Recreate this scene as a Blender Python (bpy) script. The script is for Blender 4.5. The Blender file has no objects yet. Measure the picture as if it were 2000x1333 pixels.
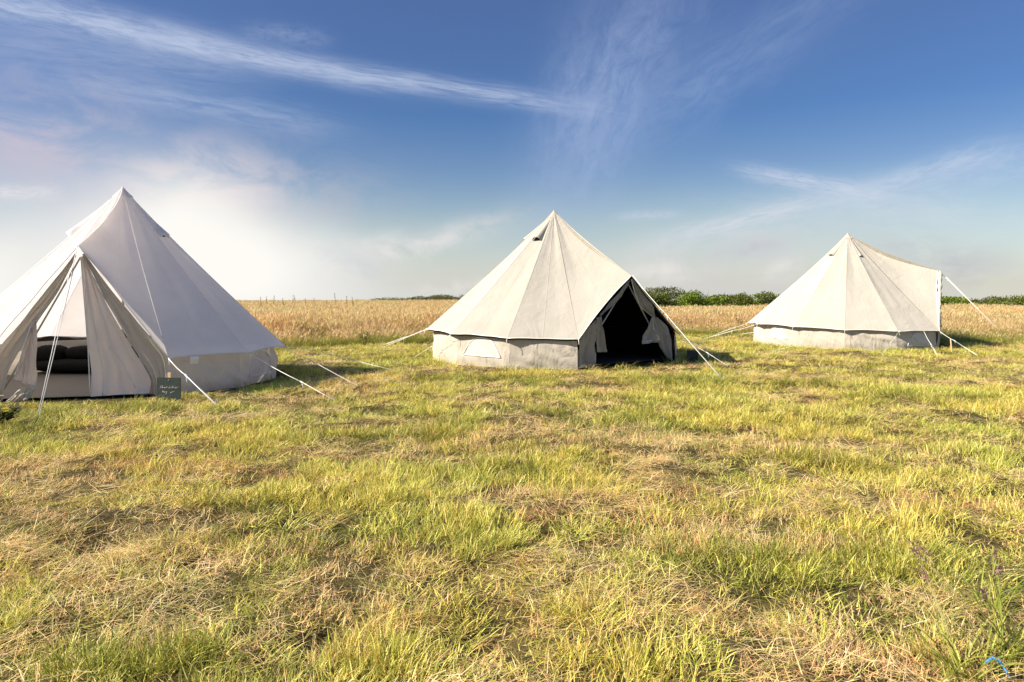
import bpy, math, random
import numpy as np
from mathutils import Vector, noise as mnoise

random.seed(7); rng = np.random.default_rng(11)
S = bpy.context.scene
COL = S.collection
R = math.radians
PI = math.pi

# ------------------------------------------------------------------ camera
H = 1.35; F = 1400.0; CX = 1000.0; HY = 576.0          # photo pixels (2000 x 1333)
cam_d = bpy.data.cameras.new('camera'); cam = bpy.data.objects.new('camera', cam_d); COL.objects.link(cam)
cam.location = (0, 0, H); cam.rotation_euler = (R(90), 0, 0)
cam_d.sensor_width = 36; cam_d.lens = 36 * F / 2000; cam_d.shift_y = -(666.5 - HY) / 2000
cam_d.clip_start = .1; cam_d.clip_end = 8000
S.camera = cam
S.view_settings.view_transform = 'Standard'; S.view_settings.look = 'None'
S.view_settings.gamma = 1; S.view_settings.exposure = 0.95
S.cycles.max_bounces = 8; S.cycles.transparent_max_bounces = 6
S.cycles.use_denoising = True

# ------------------------------------------------------------------ sun and sky
SUN = Vector((-3.80, -1.22, 2.85)).normalized()
sd = bpy.data.lights.new('sun', 'SUN'); sd.energy = 5.0; sd.angle = R(.55); sd.color = (1, .90, .73)
so = bpy.data.objects.new('sun', sd); COL.objects.link(so); so.rotation_euler = SUN.to_track_quat('Z', 'Y').to_euler()
so.location = (0, 0, 30)

class NT:
    """small helper for shader node trees"""
    def __init__(s, tree): s.t = tree; s.n = tree.nodes; s.l = tree.links
    def add(s, typ, **kw):
        nd = s.n.new(typ)
        for k, v in kw.items(): setattr(nd, k, v)
        return nd
    def put(s, sock, v):
        if isinstance(v, bpy.types.NodeSocket): s.l.new(v, sock)
        else: sock.default_value = v
    def m(s, op, a, b=None, c=None, clamp=False):
        nd = s.add('ShaderNodeMath', operation=op); nd.use_clamp = clamp
        s.put(nd.inputs[0], a)
        if b is not None: s.put(nd.inputs[1], b)
        if c is not None: s.put(nd.inputs[2], c)
        return nd.outputs[0]
    def vm(s, op, a, b=None, sc=None):
        nd = s.add('ShaderNodeVectorMath', operation=op); s.put(nd.inputs[0], a)
        if b is not None: s.put(nd.inputs[1], b)
        if sc is not None: s.put(nd.inputs[3], sc)
        return nd.outputs['Value'] if op in ('DOT_PRODUCT', 'LENGTH') else nd.outputs[0]
    def mix(s, f, a, b, mode='MIX'):
        nd = s.add('ShaderNodeMix', data_type='RGBA', blend_type=mode)
        s.put(nd.inputs[0], f); s.put(nd.inputs[6], a); s.put(nd.inputs[7], b)
        return nd.outputs[2]
    def noise(s, vec, scale, detail=3, rough=.55, dist=0.):
        nd = s.add('ShaderNodeTexNoise'); s.put(nd.inputs['Vector'], vec)
        nd.inputs['Scale'].default_value = scale; nd.inputs['Detail'].default_value = detail
        nd.inputs['Roughness'].default_value = rough; nd.inputs['Distortion'].default_value = dist
        return nd.outputs[0]
    def ramp(s, f, stops):
        nd = s.add('ShaderNodeValToRGB'); s.put(nd.inputs[0], f)
        e = nd.color_ramp.elements
        while len(e) < len(stops): e.new(.5)
        for el, (p, c) in zip(e, stops): el.position = p; el.color = (*c, 1) if len(c) == 3 else c
        return nd.outputs[0]
    def smooth(s, v, a, b):
        nd = s.add('ShaderNodeMapRange', interpolation_type='SMOOTHSTEP'); s.put(nd.inputs[0], v)
        nd.inputs[1].default_value = a; nd.inputs[2].default_value = b
        return nd.outputs[0]

def lin(r, g, b):
    f = lambda c: (c / 255 / 12.92) if c / 255 <= .04045 else ((c / 255 + .055) / 1.055) ** 2.4
    return (f(r), f(g), f(b))

def ray(px, py):
    return Vector(((px - CX) / F, 1, -(py - HY) / F)).normalized()

def build_world():
    w = bpy.data.worlds.new('World'); S.world = w; w.use_nodes = True
    k = NT(w.node_tree); k.n.clear()
    tc = k.add('ShaderNodeTexCoord').outputs['Generated']
    d = k.vm('NORMALIZE', tc)
    sep = k.add('ShaderNodeSeparateXYZ'); k.put(sep.inputs[0], d)
    el = sep.outputs[2]
    cmb = k.add('ShaderNodeCombineXYZ'); k.put(cmb.inputs[0], sep.outputs[0]); k.put(cmb.inputs[1], sep.outputs[1])
    k.put(cmb.inputs[2], k.m('MAXIMUM', el, .015))
    sky = k.add('ShaderNodeTexSky', sky_type='NISHITA'); sky.sun_disc = False
    sky.sun_elevation = math.asin(SUN.z); sky.sun_rotation = math.atan2(SUN.x, SUN.y)
    sky.air_density = 1.0; sky.dust_density = .6; sky.ozone_density = 2.5
    k.put(sky.inputs['Vector'], cmb.outputs[0])
    grade = k.ramp(k.m('MAXIMUM', el, 0.), SKY_GRADE)
    col = k.mix(1., sky.outputs[0], grade, 'MULTIPLY')
    # thin cloud: every wisp is a patch on the celestial sphere
    fibre = k.noise(k.vm('MULTIPLY', d, (1.2, 1.2, 4.)), 5., 6, .62, .6)
    puff = k.noise(k.vm('MULTIPLY', d, (1, 1, 1.9)), 9., 8, .64, .4)
    warp = k.vm('SCALE', k.vm('SUBTRACT', k.add_noise_col(d, 3.5), (.5, .5, .5)), sc=.10)
    dw = k.vm('ADD', d, warp)
    for (x0, y0, x1, y1, wid, amp, c, kind) in CLOUDS:
        a, b = ray(x0, y0), ray(x1, y1)
        n = a.cross(b).normalized(); mid = (a + b).normalized(); t = (b - a).normalized()
        L = max((b - a).length / 2, 1e-4)
        src = dw if kind != 'streak' else k.vm('ADD', d, k.vm('SCALE', warp, sc=.14))
        ac = k.m('DIVIDE', k.vm('DOT_PRODUCT', src, tuple(n)), wid / F)
        al = k.m('DIVIDE', k.vm('DOT_PRODUCT', src, tuple(t)), L)
        q = k.m('ADD', k.m('MULTIPLY', ac, ac), k.m('POWER', k.m('ABSOLUTE', al), 4. if kind == 'streak' else 2.))
        g = k.m('EXPONENT', k.m('MULTIPLY', q, -1.))
        front = k.m('GREATER_THAN', k.vm('DOT_PRODUCT', d, tuple(mid)), .2)
        cv = k.add('ShaderNodeCombineXYZ'); k.put(cv.inputs[0], k.m('MULTIPLY', al, 2.2)); k.put(cv.inputs[1], k.m('MULTIPLY', ac, 1.5)); cv.inputs[2].default_value = x0 * .013 + y0 * .07
        own = k.noise(cv.outputs[0], 1.5, 7, .68, .5) if kind in ('streak', 'veil') else None
        tex = {'streak': k.smooth(own, .16, .74) if own else 1., 'puff': k.smooth(puff, .34, .64), 'glow': 1., 'veil': k.smooth(own, .12, .82) if own else 1.}[kind]
        f = k.m('MULTIPLY', k.m('MULTIPLY', g, front), amp)
        f = k.m('MULTIPLY', f, tex, clamp=True)
        col = k.mix(f, col, (*[v * SKY_UNIT for v in c], 1))
    bg = k.add('ShaderNodeBackground'); k.put(bg.inputs[0], col); bg.inputs[1].default_value = SKY_STR
    out = k.add('ShaderNodeOutputWorld'); k.l.new(bg.outputs[0], out.inputs[0])

def _nc(self, vec, scale):
    nd = self.add('ShaderNodeTexNoise'); self.put(nd.inputs['Vector'], vec)
    nd.inputs['Scale'].default_value = scale; nd.inputs['Detail'].default_value = 4
    return nd.outputs['Color']
NT.add_noise_col = _nc

SKY_STR = .10
SKY_UNIT = 1 / SKY_STR / 1.93            # cloud colours below are as seen at the scene's exposure
SKY_GRADE = [(0., (.63, .61, .60)), (.10, (.57, .555, .54)), (.17, (.40, .445, .53)), (.24, (.278, .38, .53)), (.38, (.353, .404, .555)), (.6, (.68, .72, .82)), (1., (.95, .95, .95))]
W_ = lin(255, 252, 246); PK = lin(226, 214, 218); GY = lin(186, 187, 198); CR = lin(238, 234, 228); BW = lin(196, 208, 232)
CLOUDS = [
    # x0 y0 x1 y1 halfwidth amount colour kind
    (-300, 560, 1000, 585, 110, .75, lin(232, 234, 236), 'glow'),
    (900, 580, 2300, 590, 100, .70, lin(212, 212, 212), 'glow'),
    (-350, 330, 500, 470, 170, .38, lin(214, 212, 226), 'glow'),
    (-140, -25, 460, 105, 27, .85, BW, 'streak'),
    (200, 50, 760, 165, 19, .8, BW, 'streak'),
    (520, 120, 1160, 215, 17, .75, BW, 'streak'),
    (-140, 60, 500, 150, 24, .3, BW, 'streak'),
    (60, 140, 640, 250, 26, .40, BW, 'streak'),
    (470, 60, 640, 80, 16, .25, BW, 'streak'),
    (1300, -60, 1100, 420, 80, .62, lin(170, 188, 224), 'veil'),
    (1700, -80, 1150, 330, 60, .35, lin(170, 188, 224), 'veil'),
    (1160, 60, 1060, 380, 60, .35, lin(175, 190, 224), 'veil'),
    (1450, 332, 1740, 392, 15, .85, lin(205, 214, 232), 'streak'),
    (1290, 472, 1620, 392, 17, .85, lin(215, 220, 230), 'streak'),
    (1200, 425, 1330, 422, 8, .6, lin(205, 214, 232), 'streak'),
    (1660, 390, 1970, 290, 19, .7, lin(200, 212, 232), 'streak'),
    (1780, 400, 2150, 270, 36, .55, lin(195, 210, 232), 'veil'),
    (1480, 420, 2050, 450, 44, .55, lin(215, 222, 232), 'veil'),
    (1250, 520, 1650, 480, 40, .6, lin(226, 226, 230), 'puff'),
    (1330, 530, 1560, 495, 24, .8, GY, 'puff'),
    (1720, 500, 1980, 520, 28, .75, GY, 'puff'),
    (650, 490, 960, 445, 24, .95, lin(232, 228, 226), 'puff'),
    (560, 500, 760, 545, 34, .75, lin(182, 190, 205), 'puff'),
    (-80, 290, 220, 230, 75, .85, lin(205, 196, 210), 'puff'),
    (190, 410, 600, 370, 80, .85, PK, 'puff'),
    (820, 560, 1020, 545, 18, .75, lin(240, 236, 232), 'puff'),
    (1180, 560, 1420, 535, 20, .75, lin(238, 232, 228), 'puff'),
    (1480, 545, 1600, 540, 16, .7, lin(240, 236, 232), 'puff'),
    (540, 430, 730, 390, 40, .85, lin(176, 178, 196), 'puff'),
    (20, 180, 110, 60, 60, .35, lin(160, 172, 208), 'puff'),
    (-60, 380, 110, 375, 12, .8, lin(232, 226, 230), 'streak'),
    (120, 530, 640, 545, 110, 1.3, W_, 'glow'),
    (270, 510, 500, 530, 112, 1.15, W_, 'glow'),
    (-250, 560, 120, 570, 90,  .9, W_, 'glow'),
]
build_world()

# ------------------------------------------------------------------ helpers
def kids(o): return [c for c in bpy.data.objects if c.parent == o]
def link(o, parent=None):
    COL.objects.link(o)
    if parent is not None: o.parent = parent
    return o
def tag(o, label=None, cat=None, group=None, kind=None):
    if label: o['label'] = label
    if cat: o['category'] = cat
    if group: o['group'] = group
    if kind: o['kind'] = kind
    return o
def thing(name, loc, label, cat, group=None):
    o = bpy.data.objects.new(name, None); o.empty_display_size = .2; link(o); o.location = loc
    return tag(o, label, cat, group)

class MB:
    def __init__(s): s.v = []; s.f = []; s.uv = []; s.c = []
    def grid(s, P, uv=None, wrap=False):
        """P: (n, m, 3) array of points -> quads"""
        n, m = P.shape[:2]; b = len(s.v)
        s.v.extend(P.reshape(-1, 3).tolist())
        if uv is not None: s.uv.extend(uv.reshape(-1, 2).tolist())
        else: s.uv.extend([(.25, .25)] * (n * m))
        mm = m if wrap else m - 1
        for i in range(n - 1):
            for j in range(mm):
                j2 = (j + 1) % m
                s.f.append((b + i * m + j, b + i * m + j2, b + (i + 1) * m + j2, b + (i + 1) * m + j))
    def poly(s, pts):
        b = len(s.v); s.v.extend([tuple(p) for p in pts]); s.uv.extend([(.25, .25)] * len(pts))
        s.f.append(tuple(range(b, b + len(pts))))
    def tube(s, pts, r, seg=6, cap=True):
        pts = [Vector(p) for p in pts]; n = len(pts)
        rs = r if isinstance(r, (list, tuple)) else [r] * n
        rings = []; up = None
        for i, p in enumerate(pts):
            t = (pts[min(i + 1, n - 1)] - pts[max(i - 1, 0)])
            t = t.normalized() if t.length > 1e-9 else Vector((0, 0, 1))
            if up is None or abs(up.dot(t)) > .95:
                up = Vector((0, 0, 1)) if abs(t.z) < .9 else Vector((1, 0, 0))
            x = t.cross(up).normalized(); y = x.cross(t).normalized(); up = y
            rings.append([tuple(p + rs[i] * (math.cos(a) * x + math.sin(a) * y)) for a in [2 * PI * k / seg for k in range(seg)]])
        s.grid(np.array(rings), wrap=True)
        if cap:
            b = len(s.v) - n * seg
            s.f.append(tuple(b + k for k in range(seg))[::-1]); s.f.append(tuple(b + (n - 1) * seg + k for k in range(seg)))
    def box(s, c, sx, sy, sz, rot=None):
        c = Vector(c)
        def q(x, y, z):
            v = Vector((x * sx / 2, y * sy / 2, z * sz / 2))
            if rot is not None: v = rot @ v
            return c + v
        P = [q(x, y, z) for z in (-1, 1) for y in (-1, 1) for x in (-1, 1)]
        for f in ((0, 2, 3, 1), (4, 5, 7, 6), (0, 1, 5, 4), (2, 6, 7, 3), (0, 4, 6, 2), (1, 3, 7, 5)):
            s.poly([P[i] for i in f])
    def build(s, name, mat, parent=None, smooth=True, col=None):
        me = bpy.data.meshes.new(name); me.from_pydata(s.v, [], s.f)
        if s.uv and len(s.uv) == len(s.v):
            uvl = me.uv_layers.new(name='UVMap'); li = np.empty(len(me.loops), 'i'); me.loops.foreach_get('vertex_index', li)
            uvl.data.foreach_set('uv', np.array(s.uv, 'f')[li].ravel())
        if smooth: me.polygons.foreach_set('use_smooth', [True] * len(me.polygons))
        me.materials.append(mat); me.update()
        return link(bpy.data.objects.new(name, me), parent)

# numpy value noise
def vnoise(x, y, seed=0):
    xi = np.floor(x).astype(np.int64); yi = np.floor(y).astype(np.int64); fx = x - xi; fy = y - yi
    fx = fx * fx * (3 - 2 * fx); fy = fy * fy * (3 - 2 * fy)
    def h(a, b):
        n = (a * 374761393 + b * 668265263 + seed * 974634777) & 0xffffffff
        n = ((n ^ (n >> 13)) * 1274126177) & 0xffffffff
        return ((n ^ (n >> 16)) & 0xffff) / 65535.0
    return (h(xi, yi) * (1 - fx) + h(xi + 1, yi) * fx) * (1 - fy) + (h(xi, yi + 1) * (1 - fx) + h(xi + 1, yi + 1) * fx) * fy
def fbm(x, y, seed=0, oct=3):
    r = 0; a = .5; t = 0
    for i in range(oct):
        r = r + a * vnoise(x * 2 ** i, y * 2 ** i, seed + i * 17); t += a; a *= .5
    return r / t

T1 = (-6.08, 11.2); T2 = (.86, 14.7); T3 = (9.18, 19.6)
TENTS = (T1, T2, T3)
HOLES = [(350, 1110, .22), (490, 940, .25), (920, 1105, .2), (950, 1245, .3), (1040, 1040, .2), (1500, 1170, .25), (180, 1065, .3), (760, 1080, .25), (620, 1240, .2), (1700, 1245, .25)]
HOLES = [((px - CX) / F * (F * H / (py - HY)), F * H / (py - HY), r) for px, py, r in HOLES]
def gh(x, y):
    x = np.asarray(x, float); y = np.asarray(y, float)
    z = .10 * np.exp(-((x - T2[0]) ** 2 + (y - T2[1]) ** 2) / (2 * 3.2 ** 2))
    rough = np.ones_like(x)
    for (tx, ty) in TENTS:
        rough *= np.clip((np.hypot(x - tx, y - ty) - 2.2) / 1.2, .1, 1)
    z = z + rough * (.09 * (fbm(x * .9, y * .9, 3) - .5) + .10 * (fbm(x * 2.6, y * 2.6, 9) - .5))
    for hx, hy, hr in HOLES:
        z = z - .07 * np.exp(-((x - hx) ** 2 + (y - hy) ** 2) / (2 * (hr * .5) ** 2))
    r = np.hypot(x, y); t = np.clip(r - 78, 0, None)
    z = z - 30 * (1 - np.exp(-(t / 90) ** 2))
    return z
def gz(x, y): return float(gh(np.array([x]), np.array([y]))[0])
def gpt(px, py, dz=0.):
    D = F * H / (py - HY)
    for _ in range(4):
        x = (px - CX) / F * D; D = F * (H - gz(x, D)) / (py - HY)
    x = (px - CX) / F * D
    return Vector((x, D, gz(x, D) + dz))

# ------------------------------------------------------------------ materials
def new_mat(name):
    m = bpy.data.materials.new(name); m.use_nodes = True; k = NT(m.node_tree); k.n.clear()
    out = k.add('ShaderNodeOutputMaterial')
    return m, k, out
def principled(k, color, rough=.8, spec=.3, normal=None):
    b = k.add('ShaderNodeBsdfPrincipled'); k.put(b.inputs['Base Color'], color if isinstance(color, bpy.types.NodeSocket) else (*color, 1))
    b.inputs['Roughness'].default_value = rough; b.inputs['Specular IOR Level'].default_value = spec
    if normal is not None: k.l.new(normal, b.inputs['Normal'])
    return b
def simple(name, color, rough=.8, spec=.3, var=.15, scale=8., bump=0.):
    m, k, out = new_mat(name)
    p = k.add('ShaderNodeTexCoord').outputs['Object']
    n = k.noise(p, scale, 4)
    c = k.mix(n, (*[v * (1 - var) for v in color], 1), (*[min(1, v * (1 + var)) for v in color], 1))
    nrm = None
    if bump:
        bn = k.add('ShaderNodeBump'); bn.inputs['Strength'].default_value = bump; bn.inputs['Distance'].default_value = .01
        k.l.new(k.noise(p, scale * 5, 3), bn.inputs['Height']); nrm = bn.outputs[0]
    b = principled(k, c, rough, spec, nrm); k.l.new(b.outputs[0], out.inputs[0])
    return m
def canvas(name, color, transl=.12, seam=True, wr=.35, tw=(1, .90, .76), dirt=False):
    m, k, out = new_mat(name)
    p = k.add('ShaderNodeTexCoord').outputs['Object']
    big = k.noise(p, 1.4, 5, .6); fine = k.noise(p, 26., 3)
    c = k.mix(k.smooth(big, .3, .75), (*[v * .90 for v in color], 1), (*color, 1))
    c = k.mix(k.m('MULTIPLY', k.smooth(fine, .35, .7), .10), c, (*[v * .8 for v in color], 1))
    if dirt:
        sz = k.add('ShaderNodeSeparateXYZ'); k.l.new(p, sz.inputs[0])
        e = k.m('SUBTRACT', k.m('MULTIPLY', k.noise(p, 7., 4, .65), .34), sz.outputs[2])
        c = k.mix(k.m('MULTIPLY', k.smooth(e, -.02, .12), .25), c, (.27, .24, .13, 1))
    h = k.m('ADD', k.m('MULTIPLY', k.noise(k.vm('MULTIPLY', p, (1, 1, .45)), 3.2, 5, .6, .8), 1.), k.m('MULTIPLY', k.noise(p, 90., 2), .05))
    if seam:
        uv = k.add('ShaderNodeUVMap').outputs[0]; sp = k.add('ShaderNodeSeparateXYZ'); k.l.new(uv, sp.inputs[0])
        # a doubled, felled seam 2 cm wide at panel edges and at the middle of each panel
        um = k.m('ABSOLUTE', k.m('SUBTRACT', k.m('FRACT', k.m('MULTIPLY', sp.outputs[0], 2.)), .5))   # .5 at seams
        dist = k.m('MULTIPLY', k.m('SUBTRACT', .5, um), k.m('MULTIPLY', sp.outputs[1], 1.2))
        sm = k.m('SUBTRACT', 1., k.smooth(dist, .010, .026))
        c = k.mix(k.m('MULTIPLY', sm, .13), c, (*[v * q for v, q in zip(color, (.72, .66, .58))], 1))
        h = k.m('ADD', h, k.m('MULTIPLY', sm, .12))
    bn = k.add('ShaderNodeBump'); bn.inputs['Strength'].default_value = wr; bn.inputs['Distance'].default_value = .05; k.l.new(h, bn.inputs['Height'])
    df = k.add('ShaderNodeBsdfDiffuse'); k.l.new(c, df.inputs[0]); k.l.new(bn.outputs[0], df.inputs['Normal']); df.inputs[1].default_value = .4
    tr = k.add('ShaderNodeBsdfTranslucent'); k.l.new(k.mix(1., c, (*tw, 1), 'MULTIPLY'), tr.inputs[0])
    mx = k.add('ShaderNodeMixShader'); mx.inputs[0].default_value = transl
    k.l.new(df.outputs[0], mx.inputs[1]); k.l.new(tr.outputs[0], mx.inputs[2]); k.l.new(mx.outputs[0], out.inputs[0])
    return m
def blade_mat(name, tints, transl=.35, patch=.5, bright=1.):
    """leaf/blade colour from the 'col' attribute, drifting over the field with world position"""
    m, k, out = new_mat(name)
    at = k.add('ShaderNodeAttribute', attribute_name='col').outputs['Color']
    pos = k.add('ShaderNodeNewGeometry').outputs['Position']
    a = k.smooth(k.noise(pos, patch, 3, .55), .36, .64); b = k.smooth(k.noise(pos, patch * 4.1, 3), .3, .7)
    tint = k.mix(a, (*tints[0], 1), (*tints[1], 1))
    tint = k.mix(k.m('MULTIPLY', b, .55), tint, (*tints[2], 1))
    c = k.mix(1., at, tint, 'MULTIPLY')
    c = k.mix(1., c, (bright, bright, bright, 1), 'MULTIPLY')
    df = principled(k, c, .55, .35)
    tr = k.add('ShaderNodeBsdfTranslucent'); k.l.new(c, tr.inputs[0])
    mx = k.add('ShaderNodeMixShader'); mx.inputs[0].default_value = transl
    k.l.new(df.outputs[0], mx.inputs[1]); k.l.new(tr.outputs[0], mx.inputs[2]); k.l.new(mx.outputs[0], out.inputs[0])
    return m

M = {}
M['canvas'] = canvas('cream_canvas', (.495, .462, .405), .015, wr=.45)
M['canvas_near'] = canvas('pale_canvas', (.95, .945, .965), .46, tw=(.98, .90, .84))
M['canvas_wall'] = canvas('canvas_wall_cloth', (.57, .52, .45), .02, seam=False, wr=.9, dirt=True)
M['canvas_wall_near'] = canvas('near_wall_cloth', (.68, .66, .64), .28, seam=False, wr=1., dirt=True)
M['canvas_flap'] = canvas('shaded_flap_cloth', (.40, .37, .325), .03, seam=False, wr=.6)  # same cream canvas, its colour darkened to carry the doorway's shade
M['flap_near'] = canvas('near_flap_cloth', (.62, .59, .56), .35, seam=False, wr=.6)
M['mesh_white'] = canvas('white_netting', (.86, .82, .83), .42, seam=False, wr=.6)
M['window'] = canvas('white_window_cloth', (.70, .67, .63), .10, seam=False, wr=.4)
M['added_shade'] = simple('interior_shade_black', (.035, .030, .027), .95, .05, .2, 4.)  # near-black colour standing in for shade inside the middle tent
M['rope'] = simple('white_rope', (.86, .84, .80), .7, .2, .08, 60.)
M['piping'] = simple('white_piping', (.82, .80, .78), .7, .2, .05, 60.)
M['dark'] = simple('shadowed_mesh', (.03, .03, .028), .9, .1)
M['steel'] = simple('steel', (.35, .35, .36), .45, .5)
M['pole'] = simple('pole_metal', (.55, .54, .52), .4, .5)
M['sheet'] = simple('groundsheet_pvc', (.065, .06, .056), .6, .3, .2, 3., .3)
M['stalk'] = simple('grass_stalk', (.30, .26, .09), .6, .3, .2, 30.)
M['black'] = simple('black_fabric', (.007, .007, .008), .9, .08, .3, 6., .5)
M['slate'] = simple('chalkboard_paint', (.030, .042, .040), .7, .3, .45, 30., .2)
M['chalk'] = simple('chalk', (.62, .60, .60), .95, .05, .3, 120.)
M['wood'] = simple('pale_wood', (.62, .44, .25), .75, .2, .25, 18., .2)
M['twine'] = simple('blue_twine', (.06, .28, .68), .6, .3, .2, 80.)
M['label'] = simple('white_label', (.80, .79, .86), .7, .2, .08, 80.)
M['wire'] = simple('white_fence_tape', (.80, .78, .74), .6, .3, .1, 10.)
M['bark'] = simple('woody_stem', (.10, .075, .05), .9, .1, .3, 10.)

def ground_mat():
    m, k, out = new_mat('meadow_soil')
    pos = k.add('ShaderNodeNewGeometry').outputs['Position']
    a = k.smooth(k.noise(pos, .5, 4), .38, .62); b = k.noise(pos, 9., 5, .7)
    c = k.mix(a, (.085, .075, .022, 1), (.15, .11, .045, 1))
    c = k.mix(k.smooth(b, .35, .7), c, (.035, .028, .013, 1))
    c = k.mix(k.m('MULTIPLY', k.smooth(k.noise(pos, 55., 3), .55, .7), .35), c, (.34, .27, .12, 1))
    bn = k.add('ShaderNodeBump'); bn.inputs['Strength'].default_value = .9; bn.inputs['Distance'].default_value = .03; k.l.new(k.noise(pos, 30., 5, .7), bn.inputs['Height'])
    k.l.new(principled(k, c, .95, .1, bn.outputs[0]).outputs[0], out.inputs[0])
    return m

# ------------------------------------------------------------------ ground sheet
def build_ground():
    def axis(lim, fine, step):
        v = list(np.arange(0, fine, step)); s = step
        while v[-1] < lim: s *= 1.13; v.append(v[-1] + s)
        return np.array(v)
    a = axis(3500, 12, .11); xs = np.concatenate([-a[:0:-1], a])
    b = axis(3500, 16, .11); c = axis(3500, 1, .3); ys = np.concatenate([-c[:0:-1], b])
    X, Y = np.meshgrid(xs, ys); P = np.stack([X, Y, gh(X, Y)], -1)
    mb = MB(); mb.grid(P); o = mb.build('ground', ground_mat()); o['kind'] = 'structure'
build_ground()

# ------------------------------------------------------------------ tents
def dirv(th): return Vector((math.cos(R(th)), -math.sin(R(th)), 0))
def nz(p, s=1., o=0.): return mnoise.noise(Vector(p) * s + Vector((o, o * 1.7, -o)))

def build_tent(name, c, base, label, door_c, hw, Pr, Pz, apex_z, Reave, zeave, Rwall, roof_mat, npanel, seed, vents, wins, guys, flaps, extra=None, lift=None, added_shade=False, ridge=.07):
    root = thing(name, (c[0], c[1], base), label, 'tent', 'bell tents pitched on the mown field')
    a0 = door_c + hw; step = (360 - 2 * hw) / npanel
    angs = [a0 + i * step for i in range(npanel + 1)]      # a0 = corner A ... last = corner B
    def ze(th): return zeave + (lift(th) if lift else 0)
    def re(th): return Reave(th) if callable(Reave) else Reave
    corners = [dirv(t) * re(t) + Vector((0, 0, ze(t))) for t in angs]
    P = dirv(door_c) * Pr + Vector((0, 0, Pz))
    apex = Vector((0, 0, apex_z))
    roof = MB()
    def panel(C0, C1, r0, r1, scallop, hollow, o):
        nu, nv = 14, 30
        G = np.zeros((nv + 1, nu + 1, 3)); U = np.zeros((nv + 1, nu + 1, 2))
        top0 = apex + (C0 - apex) * .012; top1 = apex + (C1 - apex) * .012
        nrm = (C0 - apex).cross(C1 - apex); nrm = nrm.normalized()
        if nrm.z < 0: nrm = -nrm
        for i in range(nv + 1):
            v = i / nv
            for j in range(nu + 1):
                u = j / nu
                e = C0.lerp(C1, u); e = e + (apex - e).normalized() * scallop * math.sin(PI * u)
                q = apex.lerp(e, .012 + .988 * v)
                sag = (r0 * (1 - u) + r1 * u) * math.sin(PI * v ** .8)
                h = hollow * math.sin(PI * u) * math.sin(PI * v ** 1.1)
                # tension creases that fan out of the two lower corners
                d0 = math.atan2(u + .001, 1.02 - v); d1 = math.atan2(1 - u + .001, 1.02 - v)
                cr = .016 * v * v * (math.exp(-3.2 * (u)) * math.sin(d0 * 17 + o) + math.exp(-3.2 * (1 - u)) * math.sin(d1 * 17 + o * 2)) * math.sin(PI * u)
                w = .020 * nz((u * 2.2, v * 1.5, o), 1.7, seed) * math.sin(PI * u)
                q = q + nrm * (-sag - h + cr + w)
                G[i, j] = q; U[i, j] = (u, v * (C0 - C1).length)
        roof.grid(G, U)
        return G
    panels = []
    for i in range(npanel):
        panels.append(panel(corners[i], corners[i + 1], .035, .035, .022, .022, seed + i * 1.3))
    ga = panel(P, corners[0], ridge, .035, .05, .03, seed + 40.)
    gb = panel(corners[-1], P, .035, ridge, .05, .03, seed + 41.)
    ro = roof.build('roof', roof_mat, root)
    # eave hem and door hem: rolled double edge
    hem = MB()
    for g in panels + [ga, gb]: hem.tube([tuple(p) for p in g[-1]], .0075, 5)
    hem.build('hem', M['piping'] if roof_mat is M['canvas'] else roof_mat, ro)
    # apex cap
    cap = MB(); rings = []
    for q, (zz, rr) in enumerate([(.022, .004), (.010, .013), (-.018, .028), (-.07, .072), (-.15, .143)]):
        rings.append([(rr * math.cos(t), rr * math.sin(t), apex_z + zz + (.012 * math.sin(5 * t) if q > 3 else 0)) for t in [2 * PI * k / 20 for k in range(20)]])
    cap.grid(np.array(rings), wrap=True); cap.poly(rings[0]); cap.build('apex_cap', roof_mat, ro)
    # walls
    wall = MB()
    wp = []
    for i in range(npanel):
        A_ = dirv(angs[i]); B_ = dirv(angs[i + 1]); nu, nv = 26, 14
        za, zb = ze(angs[i]), ze(angs[i + 1]); mid = (A_ + B_).normalized()
        G = np.zeros((nv + 1, nu + 1, 3))
        for a in range(nv + 1):
            v = a / nv
            for b in range(nu + 1):
                u = b / nu
                rw = Rwall * (1 + .012 * v)
                q = A_.lerp(B_, u) * rw
                fold = .030 * nz((u * 2 + v * 2.2, v * .5, i * 3.1), 2.6, seed) + .018 * nz((u * 6 + v * 3, v * 1.2, i * 1.7), 2.6, seed + 3)
                fold += .022 * max(0, math.sin(9 * u + 7 * v + i * 2.1 + 3 * nz((u, v, i), 1.5, seed))) ** 3
                bul = .03 * math.sin(PI * u) * math.sin(PI * v)
                q = q + mid * ((fold + bul) * math.sin(PI * min(1, u * 6 + .05) / 2) * math.sin(PI * min(1, (1 - u) * 6 + .05) / 2) * min(1, v * 4 + .2))
                q = q + Vector((0, 0, (za * (1 - u) + zb * u + .03) * (1 - v) - .03 * v))
                G[a, b] = q
        wall.grid(G); wp.append(G)
    wo = wall.build('wall', M['canvas_wall_near' if roof_mat is M['canvas_near'] else 'canvas_wall'], root)
    if added_shade:  # added dark inner sheets, put in to make the interior look shaded
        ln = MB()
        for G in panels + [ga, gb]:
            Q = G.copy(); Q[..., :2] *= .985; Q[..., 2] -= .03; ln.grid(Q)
        ln.build('roof_shade_sheet', M['added_shade'], root)
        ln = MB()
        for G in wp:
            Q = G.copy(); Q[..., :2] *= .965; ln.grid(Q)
        ln.build('wall_shade_sheet', M['added_shade'], root)
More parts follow.
